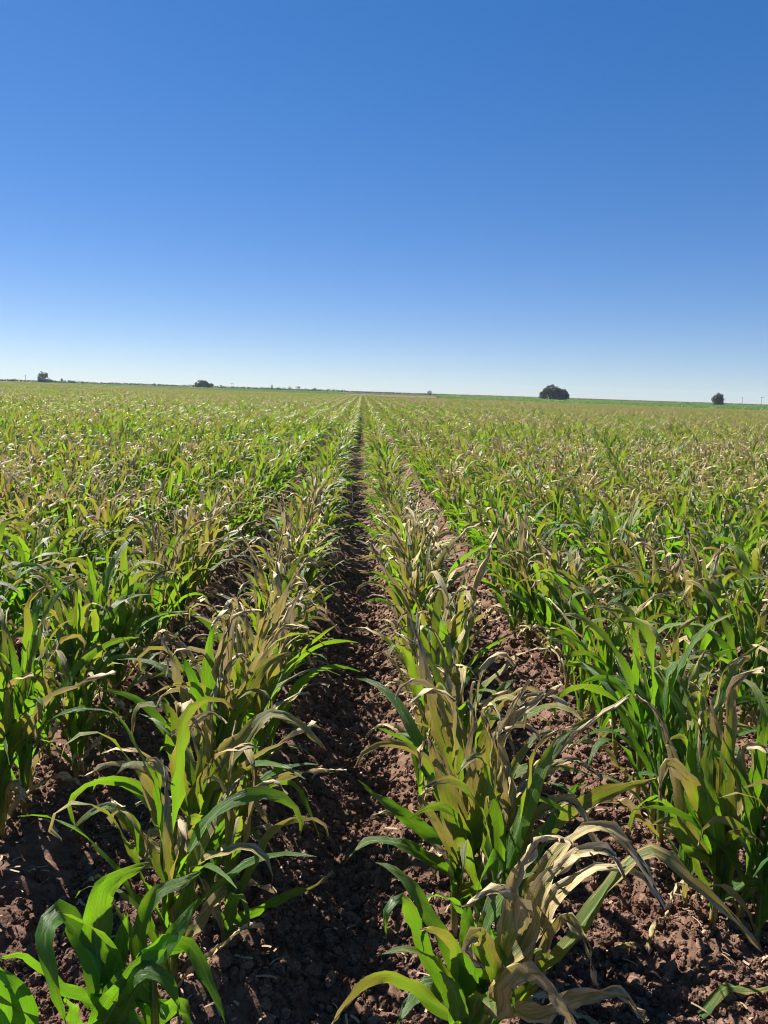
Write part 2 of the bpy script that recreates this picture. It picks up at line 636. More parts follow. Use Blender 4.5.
# ---- hero plants traced from the photograph: stand (row index, x, y), leaves as pixel paths with depth offsets
# leaf: (points [(px, py, dy)], width m, d0, d1, twist deg, options)
HERO = [
 dict(row=-1, base=(-0.375, 1.40), hs=0.26, label='broad bright green maize plant nearest the camera, left of the central furrow', leaves=[
  ([(107, 1010, 0), (97, 969, .02), (80, 937, .05), (60, 914, .04), (46, 932, -.02), (52, 975, -.06), (66, 1024, -.07)], .046, .0, .04, 35, {}),
  ([(108, 1005, .0), (97, 955, .04), (98, 917, .06), (103, 890, .06), (116, 878, .05), (149, 863, .04)], .050, .02, .12, 0, {}),
  ([(110, 1008, 0), (117, 963, .02), (127, 913, .03)], .046, .0, .05, -30, {}),
  ([(112, 1025, 0), (140, 975, -.02), (169, 943, -.02), (197, 900, .0)], .040, .02, .2, 25, {}),
  ([(118, 1010, 0), (152, 957, .0), (172, 941, .0), (189, 945, -.02), (206, 975, -.05), (222, 1010, -.08), (226, 1026, -.09)], .050, .0, .08, 45, {}),
  ([(124, 1010, .02), (139, 955, .05), (145, 914, .07), (160, 892, .07), (183, 882, .06), (204, 870, .05)], .032, .05, .3, 30, {}),
  ([(106, 1040, -.02), (125, 990, -.05), (150, 958, -.04), (172, 948, -.02)], .056, .02, .08, 5, {}),
  ([(108, 1020, 0), (70, 990, .0), (45, 970, .0), (22, 955, -.02), (-4, 958, -.04)], .038, .0, .2, 60, {}),
  ([(112, 1000, -.03), (124, 984, -.05), (148, 970, -.06), (168, 982, -.07), (180, 1010, -.08)], .040, .0, .05, 20, {}),
  ([(120, 1040, 0), (160, 1010, .04), (178, 1005, .04), (195, 1040, .02)], .045, .05, .2, 50, {}),
 ]),
 dict(row=-1, base=(-0.50, 1.33), hs=0.2, label='green maize plant cut by the bottom left corner of the picture', leaves=[
  ([(10, 1060, 0), (6, 1000, .0), (-6, 960, .0)], .052, .0, .1, 10, {}),
  ([(15, 1070, 0), (24, 1010, .0), (14, 985, .0), (-6, 968, .0)], .05, .0, .05, 10, {}),
  ([(5, 1060, 0), (-10, 1010, .0), (-30, 990, -.05)], .05, .0, .1, 10, {}),
  ([(20, 1070, 0), (36, 1035, -.02), (52, 1030, -.05)], .04, .1, .3, 10, {}),
  ([(0, 1070, 0), (-30, 1010, .03), (-50, 960, .03)], .04, .1, .3, 10, {}),
 ]),
 dict(row=-1, base=(-0.375, 1.91), hs=0.30, label='tall half dried olive maize plant just behind the bright green nearest one', leaves=[
  ([(188, 885, 0), (172, 830, .0), (152, 796, .0), (120, 780, .0), (92, 783, -.03), (70, 800, -.06), (77, 832, -.08)], .040, .02, .30, 48, {}),
  ([(192, 890, 0), (176, 845, -.02), (158, 805, -.03), (146, 772, -.03), (152, 760, -.05), (168, 782, -.08), (180, 792, -.09)], .056, .42, .82, 5, {}),
  ([(193, 880, 0), (188, 805, .02), (180, 745, .03), (198, 718, .02), (214, 713, .0), (226, 724, -.03)], .046, .46, .85, 20, {}),
  ([(196, 885, 0), (207, 812, -.02), (240, 745, -.02), (272, 713, .0), (300, 724, .0), (326, 750, -.03)], .044, .25, .50, 30, {}),
  ([(198, 880, 0), (225, 830, .02), (260, 787, .04), (300, 772, .04), (346, 770, .03)], .034, .30, .95, 50, {}),
  ([(200, 880, 0), (240, 805, .06), (270, 782, .08), (292, 782, .08), (310, 810, .06), (322, 846, .03)], .036, .05, .25, 40, {}),
  ([(202, 915, 0), (225, 922, -.03), (252, 912, -.05), (292, 893, -.06), (320, 882, -.06), (331, 872, -.06)], .044, .05, .9, 35, {'dpow': 5}),
  ([(190, 870, 0), (176, 845, -.03), (164, 832, -.05), (150, 834, -.06), (147, 850, -.07), (148, 868, -.07)], .036, .55, .95, 20, {}),
  ([(186, 890, 0), (150, 860, -.02), (130, 822, -.02), (108, 806, -.02), (86, 816, -.04), (70, 832, -.05)], .036, .05, .4, 40, {}),
  ([(190, 880, 0), (196, 810, .0), (214, 770, .0), (236, 738, .0), (252, 730, .0)], .05, .38, .7, -10, {}),
  ([(196, 880, 0), (206, 840, -.05), (222, 812, -.08), (252, 800, -.09), (268, 826, -.10)], .036, .15, .6, 30, {}),
  ([(185, 890, 0), (160, 850, .02), (110, 800, .05), (125, 810, .0)], .03, .5, .9, 30, {}),
 ]),
 dict(row=-1, base=(-0.385, 2.28), hs=0.28, label='leafy green maize plant with one wide upright blade, second behind the bright nearest one', leaves=[
  ([(212, 790, 0), (205, 730, -.02), (198, 695, -.03), (185, 662, -.02), (178, 652, .0)], .056, .0, .12, 0, {}),
  ([(214, 790, 0), (214, 720, .02), (208, 670, .02), (212, 625, .02)], .054, .0, .15, 10, {}),
  ([(214, 790, 0), (232, 730, -.02), (250, 690, -.02), (272, 660, -.02), (300, 650, .0)], .05, .06, .5, 15, {}),
  ([(216, 790, 0), (245, 735, .0), (275, 712, .0), (300, 726, -.02), (325, 748, -.03)], .04, .1, .6, 40, {}),
  ([(212, 790, 0), (180, 735, .0), (160, 705, .0), (140, 705, -.02), (131, 740, -.04)], .036, .1, .5, 40, {}),
  ([(214, 790, 0), (222, 720, .03), (228, 660, .04), (236, 615, .03), (262, 610, .0)], .044, .48, .85, 5, {}),
  ([(214, 790, 0), (235, 720, .04), (262, 655, .05), (286, 625, .04), (308, 628, .0)], .040, .5, .85, 15, {}),
  ([(210, 800, 0), (185, 770, -.02), (168, 740, -.03), (170, 715, -.03)], .04, .02, .2, 0, {}),
 ]),
 dict(row=0, base=(0.30, 1.43), hs=0.28, label='maize plant with folded tan leaf tips, nearest the camera right of the central furrow', leaves=[
  ([(468, 1030, 0), (446, 990, .0), (424, 951, .0), (412, 917, .0), (399, 898, -.02), (388, 908, -.04), (386, 938, -.05)], .038, .02, .22, 30, {}),
  ([(465, 1050, 0), (440, 1008, .0), (410, 985, .0), (380, 975, -.02), (358, 990, -.04), (330, 1026, -.06)], .036, .25, .55, 45, {}),
  ([(482, 1010, 0), (516, 965, .0), (527, 920, .01), (515, 899, .0), (492, 890, -.03), (464, 908, -.06)], .052, .38, .98, 10, {'dpow': .8}),
  ([(490, 1060, 0), (497, 1010, -.06), (506, 978, -.09), (522, 970, -.10), (546, 984, -.12), (566, 1010, -.13), (580, 1040, -.13)], .058, .55, 1.0, 20, {'dpow': .8}),
  ([(476, 1045, 0), (474, 990, -.03), (469, 945, -.03), (468, 900, -.02)], .060, .02, .16, 0, {}),
  ([(480, 1040, 0), (492, 985, -.04), (488, 953, -.05), (476, 934, -.06), (466, 945, -.08), (482, 968, -.09)], .038, .25, .8, 15, {}),
  ([(484, 1020, 0), (512, 960, .03), (532, 890, .05), (564, 846, .06), (604, 826, .06), (634, 855, .02), (654, 885, -.02)], .050, .45, .92, 30, {}),
  ([(488, 1030, 0), (540, 975, .02), (580, 928, .03), (622, 870, .05), (652, 850, .05), (690, 880, .03), (736, 920, .0), (764, 955, -.02)], .038, .35, .72, 45, {}),
  ([(490, 1050, 0), (540, 1010, -.02), (578, 996, -.03), (616, 992, -.04), (646, 1020, -.05)], .050, .65, .9, 35, {}),
  ([(470, 1040, 0), (446, 1000, .05), (428, 985, .06), (412, 1000, .04), (396, 1026, .0)], .044, .1, .3, 30, {}),
  ([(482, 1030, 0), (500, 960, .04), (508, 930, .04), (500, 900, .05)], .05, .05, .2, -15, {}),
  ([(486, 1040, 0), (530, 985, .03), (552, 930, .03), (568, 915, .02), (584, 936, -.01), (596, 985, -.03)], .038, .45, .9, 30, {}),
  ([(486, 1030, 0), (518, 950, .0), (546, 882, .02), (580, 853, .02), (608, 850, .0), (626, 880, -.03)], .050, .45, .85, 20, {'dpow': 1}),
  ([(492, 1010, 0), (532, 935, .05), (562, 890, .06), (600, 868, .06), (640, 874, .04), (664, 905, .0)], .046, .5, .88, 25, {'dpow': 1}),
  ([(488, 1020, 0), (505, 940, .0), (520, 870, .0), (545, 838, .0), (572, 842, -.02)], .048, .4, .88, 10, {'dpow': 1}),
  ([(478, 1050, 0), (460, 1020, -.05), (452, 985, -.06), (440, 972, -.06)], .04, .05, .25, 0, {}),
 ]),
 dict(row=0, base=(0.33, 1.86), hs=0.30, label='olive maize plant with long tan upper blades swept right, second right of the central furrow', leaves=[
  ([(488, 880, 0), (478, 810, -.02), (470, 750, -.02), (474, 712, .0), (468, 700, .0)], .050, .42, .85, 0, {}),
  ([(496, 880, 0), (514, 795, .0), (548, 757, .0), (588, 724, .0), (628, 698, .0)], .040, .45, .98, 20, {'dpow': .7}),
  ([(492, 870, 0), (492, 775, .02), (504, 728, .02), (530, 705, .0), (562, 684, -.02)], .050, .42, .95, 0, {'dpow': .7}),
  ([(484, 890, 0), (456, 850, -.03), (432, 815, -.04), (420, 798, -.04), (434, 788, -.05)], .042, .34, .72, 10, {}),
  ([(482, 890, 0), (430, 860, -.02), (398, 843, -.03), (364, 843, -.05), (345, 862, -.07)], .036, .05, .35, 40, {}),
  ([(484, 880, 0), (438, 838, .03), (402, 814, .03), (378, 798, .03), (358, 780, .02)], .036, .02, .25, 20, {}),
  ([(500, 880, 0), (525, 850, .06), (555, 822, .10), (598, 795, .12), (656, 779, .12)], .058, .28, .55, 35, {}),
  ([(490, 880, 0), (484, 800, -.06), (490, 740, -.07), (482, 715, -.07)], .048, .25, .65, -10, {}),
  ([(494, 880, 0), (502, 820, -.06), (508, 770, -.08), (500, 735, -.08), (512, 728, -.1)], .046, .48, .9, 10, {}),
  ([(486, 880, 0), (462, 810, .0), (444, 760, .0), (424, 742, -.02), (420, 765, -.04)], .040, .40, .9, 20, {}),
  ([(492, 880, 0), (518, 805, .02), (544, 772, .03), (574, 760, .02), (602, 778, .0)], .044, .45, .88, 20, {'dpow': 1}),
  ([(492, 880, 0), (512, 850, -.04), (540, 812, -.05), (570, 800, -.06), (592, 832, -.08), (602, 872, -.1)], .044, .5, .88, 25, {'dpow': 1}),
  ([(494, 890, 0), (520, 860, -.05), (545, 835, -.07), (568, 842, -.09), (580, 870, -.10)], .036, .6, .95, 30, {}),
  ([(488, 890, 0), (466, 850, -.05), (452, 815, -.06), (440, 770, -.05), (428, 735, -.05)], .044, .3, .6, 0, {}),
 ]),
 dict(row=1, base=(1.105, 1.93), hs=0.33, label='upright maize plant with a tall flat olive blade, nearest in second row right of furrow', leaves=[
  ([(729, 870, 0), (727, 790, .0), (730, 735, .0), (735, 686, .0), (746, 674, -.02), (764, 670, -.04)], .050, .38, .9, 0, {'dpow': 3}),
  ([(732, 860, 0), (742, 790, .0), (750, 745, -.02), (766, 748, -.05), (776, 775, -.07)], .040, .5, .9, 20, {}),
  ([(726, 870, 0), (706, 800, -.02), (700, 750, -.02), (701, 712, .0)], .030, .55, .9, 0, {}),
  ([(724, 870, 0), (704, 812, -.04), (684, 775, -.06), (668, 762, -.07), (660, 778, -.08), (661, 800, -.09)], .044, .42, .8, 10, {}),
  ([(722, 880, 0), (690, 836, .0), (670, 745, .02), (652, 705, .02), (634, 695, .0)], .042, .42, .92, 15, {}),
  ([(726, 880, 0), (712, 820, -.06), (706, 770, -.06), (714, 735, -.05)], .05, .15, .4, 0, {}),
  ([(734, 890, 0), (752, 880, -.03), (772, 890, -.06)], .04, .1, .3, 40, {}),
  ([(720, 900, 0), (690, 850, -.03), (668, 820, -.04), (652, 825, -.06)], .036, .1, .5, 30, {}),
  ([(722, 885, 0), (704, 840, .03), (692, 770, .05), (690, 725, .05)], .046, .05, .2, 0, {}),
  ([(728, 880, 0), (722, 800, .04), (718, 740, .05), (700, 690, .05), (690, 682, .04)], .04, .42, .9, 0, {}),
 ]),
]

VIEW = np.array(fwd)


def catmull(pts, n):
    p = np.asarray(pts, float)
    seg = np.linalg.norm(np.diff(p, axis=0), axis=1)
    tt = np.concatenate([[0], np.cumsum(seg)]) / seg.sum()
    m_ = np.gradient(p, tt, axis=0)
    out = []
    for t in np.linspace(0, 1, n + 1):
        i = min(max(int(np.searchsorted(tt, t, side='right')) - 1, 0), len(p) - 2)
        h = tt[i + 1] - tt[i]
        s = (t - tt[i]) / h
        out.append((2 * s**3 - 3 * s**2 + 1) * p[i] + (s**3 - 2 * s**2 + s) * h * m_[i] + (-2 * s**3 + 3 * s**2) * p[i + 1] + (s**3 - s**2) * h * m_[i + 1])
    return np.array(out)


GROUPS = {}


def row_phrase(k):
    if k < 0:
        names = ['first', 'second', 'third', 'fourth', 'fifth', 'sixth', 'seventh', 'eighth', 'ninth', 'tenth']
        return names[-k - 1] + ' row left of the central furrow'
    names = ['first', 'second', 'third', 'fourth', 'fifth', 'sixth', 'seventh', 'eighth', 'ninth', 'tenth']
    return names[k] + ' row right of the central furrow'


def gz(x, y):
    return float(ground_z(np.array([x]), np.array([y]))[0])


def build_hero(h, i):
    x, y = h['base']
    z = gz(x, y)
    root = bpy.data.objects.new('maize_plant', None)
    COL.objects.link(root)
    root.location = (x, y, z)
    root.empty_display_size = 0.05
    tag(root, h['label'], 'maize plant', 'maize plants in the ' + row_phrase(h['row']))
    rng = np.random.default_rng(900 + i)
    o0 = np.array((x, y, z))
    mb = MB()
    stem_geo(mb, h['hs'], rng, 0.3)
    obj('stem', mb.mesh('stem', M_LEAF), root)
    nl = len(h['leaves'])
    for j, (pts, W, d0, d1, tw, op) in enumerate(h['leaves']):
        d0, d1 = d0 * 0.8, min(d1, 0.88)
        P3 = [np.array(at(a, b, y + dy)) - o0 for a, b, dy in pts]
        hb = 0.06 + (h['hs'] - 0.02) * ((j * 5) % nl) / nl
        az = math.atan2(P3[-1][1] - 0, P3[-1][0])
        p0 = np.array((0.006 * math.cos(az), 0.006 * math.sin(az), hb))
        if P3[0][2] < hb:                                   # begin at the stem, never below the leaf's own start
            P3[0] = p0
        else:
            P3 = [p0] + P3
        P = catmull(P3, 20)
        T = norm(np.gradient(P, axis=0))
        vdir = norm((P + o0) - np.array(CAM)[None])
        S = norm(np.cross(T, vdir))
        for q in range(1, len(S)):
            if np.dot(S[q], S[q - 1]) < 0:
                S[q] = -S[q]
        sg = 1 if rng.random() < 0.5 else -1
        twv = np.full(len(P), R(tw) * sg) + np.linspace(-1, 1, len(P)) * rng.normal(0, 0.35)
        S = rot_about(S, T, twv)
        mb = MB()
        blade(mb, P, S, W * (1.5 if i < 2 else (1.05 if d1 > 0.8 else 1.25)), d0, d1, rng, 6, fold0=0.55, ruffle=0.18 + 0.16 * d1, curl=0.55 if d1 > 0.6 else 0.2, dpow=op.get('dpow', 1.5), base_w=0.4, tear=0.35 if d1 > .8 else 0.12)
        lf = obj('leaf', mb.mesh('leaf', M_LEAF), root)
        if d1 > 0.85 and d0 > 0.3:
            lf['label'] = 'dried tan leaf with a curled tip'
    fill_hero(root, h, i)


def fill_hero(root, h, i):
    """the short green lower leaves round the stem"""
    rng = np.random.default_rng(950 + i)
    for j in range(7 if i > 1 else 2):
        k = j / 6
        az = rng.uniform(0, 6.28)
        d0 = float(rng.uniform(0.0, 0.22))
        sp = (0.05 + 0.16 * k, az, rng.uniform(0.26, 0.42), rng.uniform(0.036, 0.052), R(rng.uniform(6, 26)), R(rng.uniform(40, 105)), rng.uniform(1.8, 3.2), rng.normal(0, .3), 0.0, d0, d0 + rng.uniform(0.1, 0.5), 0.4)
        mb = MB()
        leaf_mesh_generic(rng, sp, 15, 4, mb)
        obj('leaf', mb.mesh('leaf', M_LEAF), root)


for i, h in enumerate(HERO):
    build_hero(h, i)

hero_xy = [h['base'] for h in HERO]
MAX_IND = 300 - len(HERO)
inview, rest = [], []
for (k, x, y) in cands:
    if min((x - a) ** 2 + (y - b) ** 2 for a, b in hero_xy) < 0.06 ** 2:
        continue
    # close stands that would hide the traced plants are left out, the photograph shows none
    q0, q1 = project((x, y, 0.05)), project((x, y, 0.62))
    vis = False
    if q0 and q1:
        vis = (-15 < q1[0] < W_PX + 15 and q1[1] < H_PX and q0[1] > 0) and (-10 < (q0[0] + q1[0]) / 2 < W_PX + 10)
    if (y < 1.60 and k in (-1, 0)) or (y < 1.75 and k == 1) or (k == -2 and y < 2.3):
        continue
    (inview if vis else rest).append((k, x, y))
inview.sort(key=lambda c: math.hypot(c[1] - CAM.x, c[2]))
indiv, rest2 = inview[:MAX_IND], inview[MAX_IND:]
rest += rest2
rngi = np.random.default_rng(77)

ORD = ['', 'second', 'third', 'fourth', 'fifth', 'sixth', 'seventh', 'eighth', 'ninth', 'tenth', 'eleventh', 'twelfth', 'thirteenth', 'fourteenth', 'fifteenth', 'sixteenth', 'seventeenth', 'eighteenth', 'nineteenth', 'twentieth']


def look_of(d):
    return 'mostly green' if d < 0.3 else ('half withered' if d < 0.56 else 'dried olive')


SPECIAL = {}
counts = {}
for h in HERO:
    counts[h['row']] = counts.get(h['row'], 0) + 1
indiv.sort(key=lambda c: (c[0], c[2]))
for (k, x, y) in indiv:
    d = float(patch_dry(np.array([x]), np.array([y]))[0]) + (0.06 if k >= 0 else 0.0)
    if k in (-2, -1, 0) and y > 2.2:
        d += 0.13
    ci = pick_class(rngi, d)
    root = bpy.data.objects.new('maize_plant', None)
    COL.objects.link(root)
    root.empty_display_size = 0.05
    root.location = (x, y, gz(x, y))
    s = rngi.uniform(0.76, 1.14)
    root.rotation_euler = (rngi.normal(0, 0.06), rngi.normal(0, 0.06), rngi.uniform(0, 6.28))
    root.scale = (s, s, s * rngi.uniform(0.92, 1.08))
    counts[k] = counts.get(k, 0) + 1
    n_th = counts[k]
    lk = look_of(DRY_CLASSES[ci])
    if n_th == 1:
        lab = '%s maize plant, near end of %s' % (lk, row_phrase(k))
    elif n_th < len(ORD) + 1:
        lab = '%s maize plant, %s from near end of %s' % (lk, ORD[n_th - 1], row_phrase(k))
    else:
        size = 'tall ' if s > 1.06 else ('low ' if s < 0.94 else '')
        lab = '%s%s maize plant farther back in %s' % (size, lk, row_phrase(k))
    grp = 'maize plants in the ' + row_phrase(k)
    tag(root, lab, 'maize plant', grp)
    for nm, me, pl in PROTO_PARTS[ci]:
        o = obj(nm, me, root)
        if pl:
            o['label'] = pl

# ---- the rest of the crop: beyond the 300 nearest, and outside the frame
pts, rots, scls, idx = [], [], [], []
for (k, x, y) in rest:
    d = float(patch_dry(np.array([x]), np.array([y]))[0]) + (0.06 if k >= 0 else 0.0)
    pts.append((x, y, gz(x, y)))
    s = rngi.uniform(0.74, 1.06)
    rots.append((rngi.normal(0, 0.06), rngi.normal(0, 0.06), rngi.uniform(0, 6.28)))
    scls.append((s, s, s * rngi.uniform(0.92, 1.08)))
    idx.append(pick_class(rngi, d))
n_mid = len(pts)

# row stretches of 1.5 m beyond 22 m
SEG = 1.5
SEG_PROTO = []
for si, D in enumerate((0.14, 0.26, 0.36, 0.44, 0.52, 0.60, 0.68, 0.5)):
    rng = np.random.default_rng(300 + si)
    mb = MB()
    y = 0.0
    while y < SEG:
        hs, spec = plant_spec(rng, float(np.clip(D * 0.56 + rng.normal(0, 0.10), 0.03, 0.8)), rng.uniform(0.68, 1.02))
        b = MB()
        for s in spec[1:]:
            leaf_mesh_generic(rng, s, 4, 1, b)
        ox = rng.normal(0, 0.03)
        b.v = [(p[0] + ox, p[1] + y, p[2]) for p in b.v]
        mb.add(b.v, b.f, b.uv, b.dry, rng.random())
        y += rng.uniform(0.042, 0.085)
    SEG_PROTO.append(mb.mesh('maize_row_stretch', M_LEAF))
SD = np.array((0.14, 0.26, 0.36, 0.44, 0.52, 0.60, 0.68, 0.5))
rngs = np.random.default_rng(9)
for k in range(-260, 150):
    X = ROW0 + ROW * k
    y0 = max(22.0, (abs(X) - 4) / 0.66)
    ye = float(field_edge(X))
    ys_ = np.arange(y0, ye, SEG) + rngs.random() * 0.3
    if len(ys_) == 0:
        continue
    dd = patch_dry(np.full(len(ys_), X), ys_) + (0.14 * min(1.0, X / 12.0) if X > 0 else 0.02)
    for y, d in zip(ys_, dd):
        w = np.exp(-((SD - d) / 0.12) ** 2)
        flip = rngs.random() < 0.5
        pts.append((X + rngs.normal(0, 0.02), y + (SEG if flip else 0), -0.01))
        rots.append((0, 0, math.pi if flip else 0.0))
        s = rngs.uniform(0.92, 1.1)
        scls.append((s * (1.12 if k in (-1, 0) else 1.38), 1.0, s))
        idx.append(NP + int(rngs.choice(len(SD), p=w / w.sum())))
scatter('maize_crop', PROTO_JOINED + SEG_PROTO, pts, rots, scls, idx, 'wide crop of green and tan maize rows running to the horizon')

# ------------------------------------------------------------------ clods, straw, fallen leaves on the soil
CUBE_S = []


def clod_mesh(seed, sub=2):
    import bmesh
    bm = bmesh.new()
    bmesh.ops.create_icosphere(bm, subdivisions=sub, radius=1.0)
    rng = np.random.default_rng(seed)
    ax = rng.uniform(0.65, 1.15, 3)
    waves = [(norm(rng.normal(0, 1, 3)[None])[0] * f, rng.uniform(0, 6.28), a) for f, a, n in ((2.2, .13, 4), (4.8, .085, 6), (10.0, .050, 8)) for _ in range(n)]
    vs = []
    for v in bm.verts:
        p = np.array(v.co)
        r = 1.0 + sum(a * (1 - 2 * abs(math.sin(p.dot(w) + q))) for w, q, a in waves) * 0.55
        vs.append(tuple(p * ax * (max(0.35, r) + 0.07 * (rng.random() - 0.5))))
    fs = [tuple(x.index for x in f.verts) for f in bm.faces]
    bm.free()
    mb = MB()
    mb.add(vs, fs)
    return mb.mesh('clod', M_CLOD, smooth=False, plain=True)


CLODS = [clod_mesh(40 + i, 3) for i in range(9)]
rngc = np.random.default_rng(31)
pts, rots, scls, idx = [], [], [], []


def add_clods(n, y0, y1, xw, smin, smax, pw):
    ys_ = y0 + (y1 - y0) * rngc.random(n)
    xs_ = rngc.uniform(-1, 1, n) * (0.35 + xw * ys_)
    keep = vnoise(xs_ * 3.1, ys_ * 3.1, 61) + 0.35 * rngc.random(n) > 0.42
    xs_, ys_ = xs_[keep], ys_[keep]
    s = smin + (smax - smin) * rngc.random(len(xs_)) ** pw
    z = ground_z(xs_, ys_) + s * 0.25
    for a, b, c, q in zip(xs_, ys_, z, s):
        pts.append((a, b, c))
        rots.append(tuple(rngc.uniform(0, 6.28, 3)))
        scls.append((q, q, q * rngc.uniform(0.7, 1)))
        idx.append(int(rngc.integers(9)))


add_clods(50000, 1.15, 3.2, 0.56, 0.0025, 0.020, 4.2)
add_clods(3000, 1.15, 4.5, 0.56, 0.012, 0.034, 2.2)
add_clods(20000, 3.2, 6.5, 0.56, 0.007, 0.022, 2.0)
add_clods(4500, 6.5, 12.0, 0.50, 0.010, 0.026, 1.5)
scatter('soil_clods', CLODS, pts, rots, scls, idx, 'crumbly reddish brown clods of soil covering the furrows')

# the largest clods lie singly
rngb = np.random.default_rng(8)
BIG = [(388, 905), (352, 868), (330, 830), (372, 960), (300, 985), (266, 1000), (618, 965), (640, 985), (668, 950),
       (598, 968), (700, 962), (560, 800), (545, 770), (40, 880), (66, 862), (96, 930), (18, 905), (345, 790), (322, 905), (640, 880), (655, 815), (720, 995)]
for px, py in BIG:
    d_ = ray(px, py)
    p = CAM + d_ * ((CAM.z + 0.06) / -d_.z)
    s = rngb.uniform(0.020, 0.030)
    side = 'left' if p.x < -0.38 else ('right' if p.x > 0.38 else 'central')
    o = obj('soil_clod', CLODS[int(rngb.integers(9))], None, (p.x, p.y, gz(p.x, p.y) + s * 0.35), tuple(rngb.uniform(0, 6.28, 3)), (s, s * rngb.uniform(.8, 1.2), s * rngb.uniform(.7, 1)))
    lab = {'left': 'large reddish brown clod of soil in the furrow left of the first left row',
           'central': 'large reddish brown clod of soil lying in the central furrow',
           'right': 'large reddish brown clod of soil in the furrow right of the first right row'}[side]
    tag(o, lab, 'clod', {'left': 'large clods in the left furrow', 'central': 'large clods in the central furrow', 'right': 'large clods in the right furrow'}[side])

# straw litter, one joined mesh
rngl = np.random.default_rng(17)
mb = MB()
for i in range(2200):
    y = 1.2 + 6.0 * rngl.random() ** 1.4
    x = rngl.uniform(-1, 1) * (0.35 + 0.55 * y)
    if rngl.random() < 0.5:      # more of it round the stand of the plants
        x = ROW0 + ROW * round((x - ROW0) / ROW) + rngl.normal(0, 0.10)
    L = rngl.uniform(0.012, 0.060)
    az = rngl.uniform(0, 6.28)
    n = 3
    P, S = arc_path((x, y, gz(x, y) + 0.012), az, L, R(rngl.uniform(70, 95)), R(rngl.uniform(80, 125)), 1.0, rngl.normal(0, .5), n)
    w = rngl.uniform(0.0015, 0.0042)
    a = P + S * w
    b = P - S * w + np.array((0, 0, rngl.uniform(-0.5, 0.5) * w))
    V = np.vstack([a, b])
    mb.add(V.tolist(), [(q, q + 1, q + n + 2, q + n + 1) for q in range(n)])
tag(obj('straw_litter', mb.mesh('straw_litter', M_STRAW, plain=True)), 'scraps of pale dry leaf and straw on the soil', None, None, 'stuff')

FALLEN = [
 ([(700, 1012), (725, 1006), (752, 1008), (780, 1006)], .035, .30, .55, 'yellow green leaf lying flat on the soil at the bottom right corner'),
 ([(520, 1004), (548, 1006), (575, 1008), (600, 1018)], .03, .7, .9, 'dry tan leaf lying on the soil left of the yellow green fallen leaf'),
 ([(648, 942), (655, 925), (668, 915)], .022, .75, .9, 'small pale dry leaf lying on the soil between the two right rows'),
 ([(612, 935), (626, 938), (640, 936)], .018, .45, .7, 'small olive fallen leaf on the lit soil just left of the small pale one'),
 ([(80, 870), (96, 866), (110, 864)], .016, .8, 1.0, 'narrow orange tan dry leaf lying on the soil in the left furrow'),
 ([(430, 885), (436, 872), (442, 866)], .02, .8, 1.0, 'pale crumpled dry leaf on the soil beside the central furrow, right bank'),
]
for i, (pp, W, d0, d1, lab) in enumerate(FALLEN):
    rng = np.random.default_rng(600 + i)
    P3 = []
    for q, (a, b) in enumerate(pp):
        d_ = ray(a, b)
        p = CAM + d_ * ((CAM.z + 0.03) / -d_.z)
        P3.append(np.array((p.x, p.y, gz(p.x, p.y) + 0.022 + 0.012 * (q % 2))))
    c0 = P3[0].copy()
    P = catmull([p - c0 for p in P3], 12)
    T = norm(np.gradient(P, axis=0))
    S = norm(np.cross(T, np.array([[0, 0, 1.0]])))
    mb = MB()
    blade(mb, P, S, W, d0, d1, rng, 4, 0.3, 0.3, 0.2, 0.6, 0.7, 1.0, 0.3)
    tag(obj('fallen_leaf', mb.mesh('fallen_leaf', M_LEAF), None, tuple(c0)), lab, 'fallen leaf', 'leaves fallen on the soil')


# ------------------------------------------------------------------ far land: neighbouring crop, hedge line, trees, poles
def gcrop_proto(seed):
    rng = np.random.default_rng(seed)
    mb = MB()
    for i in range(34):
        az = rng.uniform(0, 6.28)
        P, S = arc_path((rng.uniform(0, 3.0), rng.uniform(-.4, .4), 0.0), az, rng.uniform(0.8, 1.15), R(rng.uniform(2, 20)), R(rng.uniform(50, 120)), 2.0, 0, 4)
        blade(mb, P, S, 0.09, 0.0, 0.1, rng, 1, 0.05, 0.2, 0.1, 0)
    return mb.mesh('green_crop_stretch', M_GCROP)


GP = [gcrop_proto(50 + i) for i in range(4)]
rngg = np.random.default_rng(3)
pts, rots, scls, idx = [], [], [], []
for X in np.arange(15, 380, 3.0):
    y = float(field_edge(X)) + 5
    lo = y
    while y < 500:
        if X < 0.72 * y + 30 and X > 0.10 * y:
            pts.append((X + rngg.normal(0, .2), y, 0.0))
            rots.append((0, 0, rngg.normal(0, 0.1)))
            scls.append((1.1, 1.1, rngg.uniform(0.72, 1.12)))
            idx.append(int(rngg.integers(4)))
        y += 1.4 + 0.025 * (y - lo)
scatter('green_crop', GP, pts, rots, scls, idx, 'bright green taller crop in a strip beyond the maize on the right')
pts, rots, scls, idx = [], [], [], []
for X in np.arange(-330, -4, 4.5):
    y = float(field_edge(X)) + 12
    while y < 455:
        if -0.72 * y - 20 < X < -0.035 * y:
            pts.append((X + rngg.normal(0, .4), y, 0.0))
            rots.append((0, 0, rngg.normal(0, 0.1)))
            scls.append((1.7, 2.2, rngg.uniform(0.75, 0.95)))
            idx.append(int(rngg.integers(4)))
        y += 3.5
for X in np.arange(-30, 60, 4.5):
    y = 345.0
    while y < 470:
        if -0.06 * y < X < 0.12 * y:
            pts.append((X + rngg.normal(0, .4), y, 0.0))
            rots.append((0, 0, rngg.normal(0, 0.1)))
            scls.append((1.5, 2.0, rngg.uniform(0.5, 0.75)))
            idx.append(int(rngg.integers(4)))
        y += 7
scatter('distant_crop', GP, pts, rots, scls, idx, 'dull green crop far behind the maize on the left and centre')


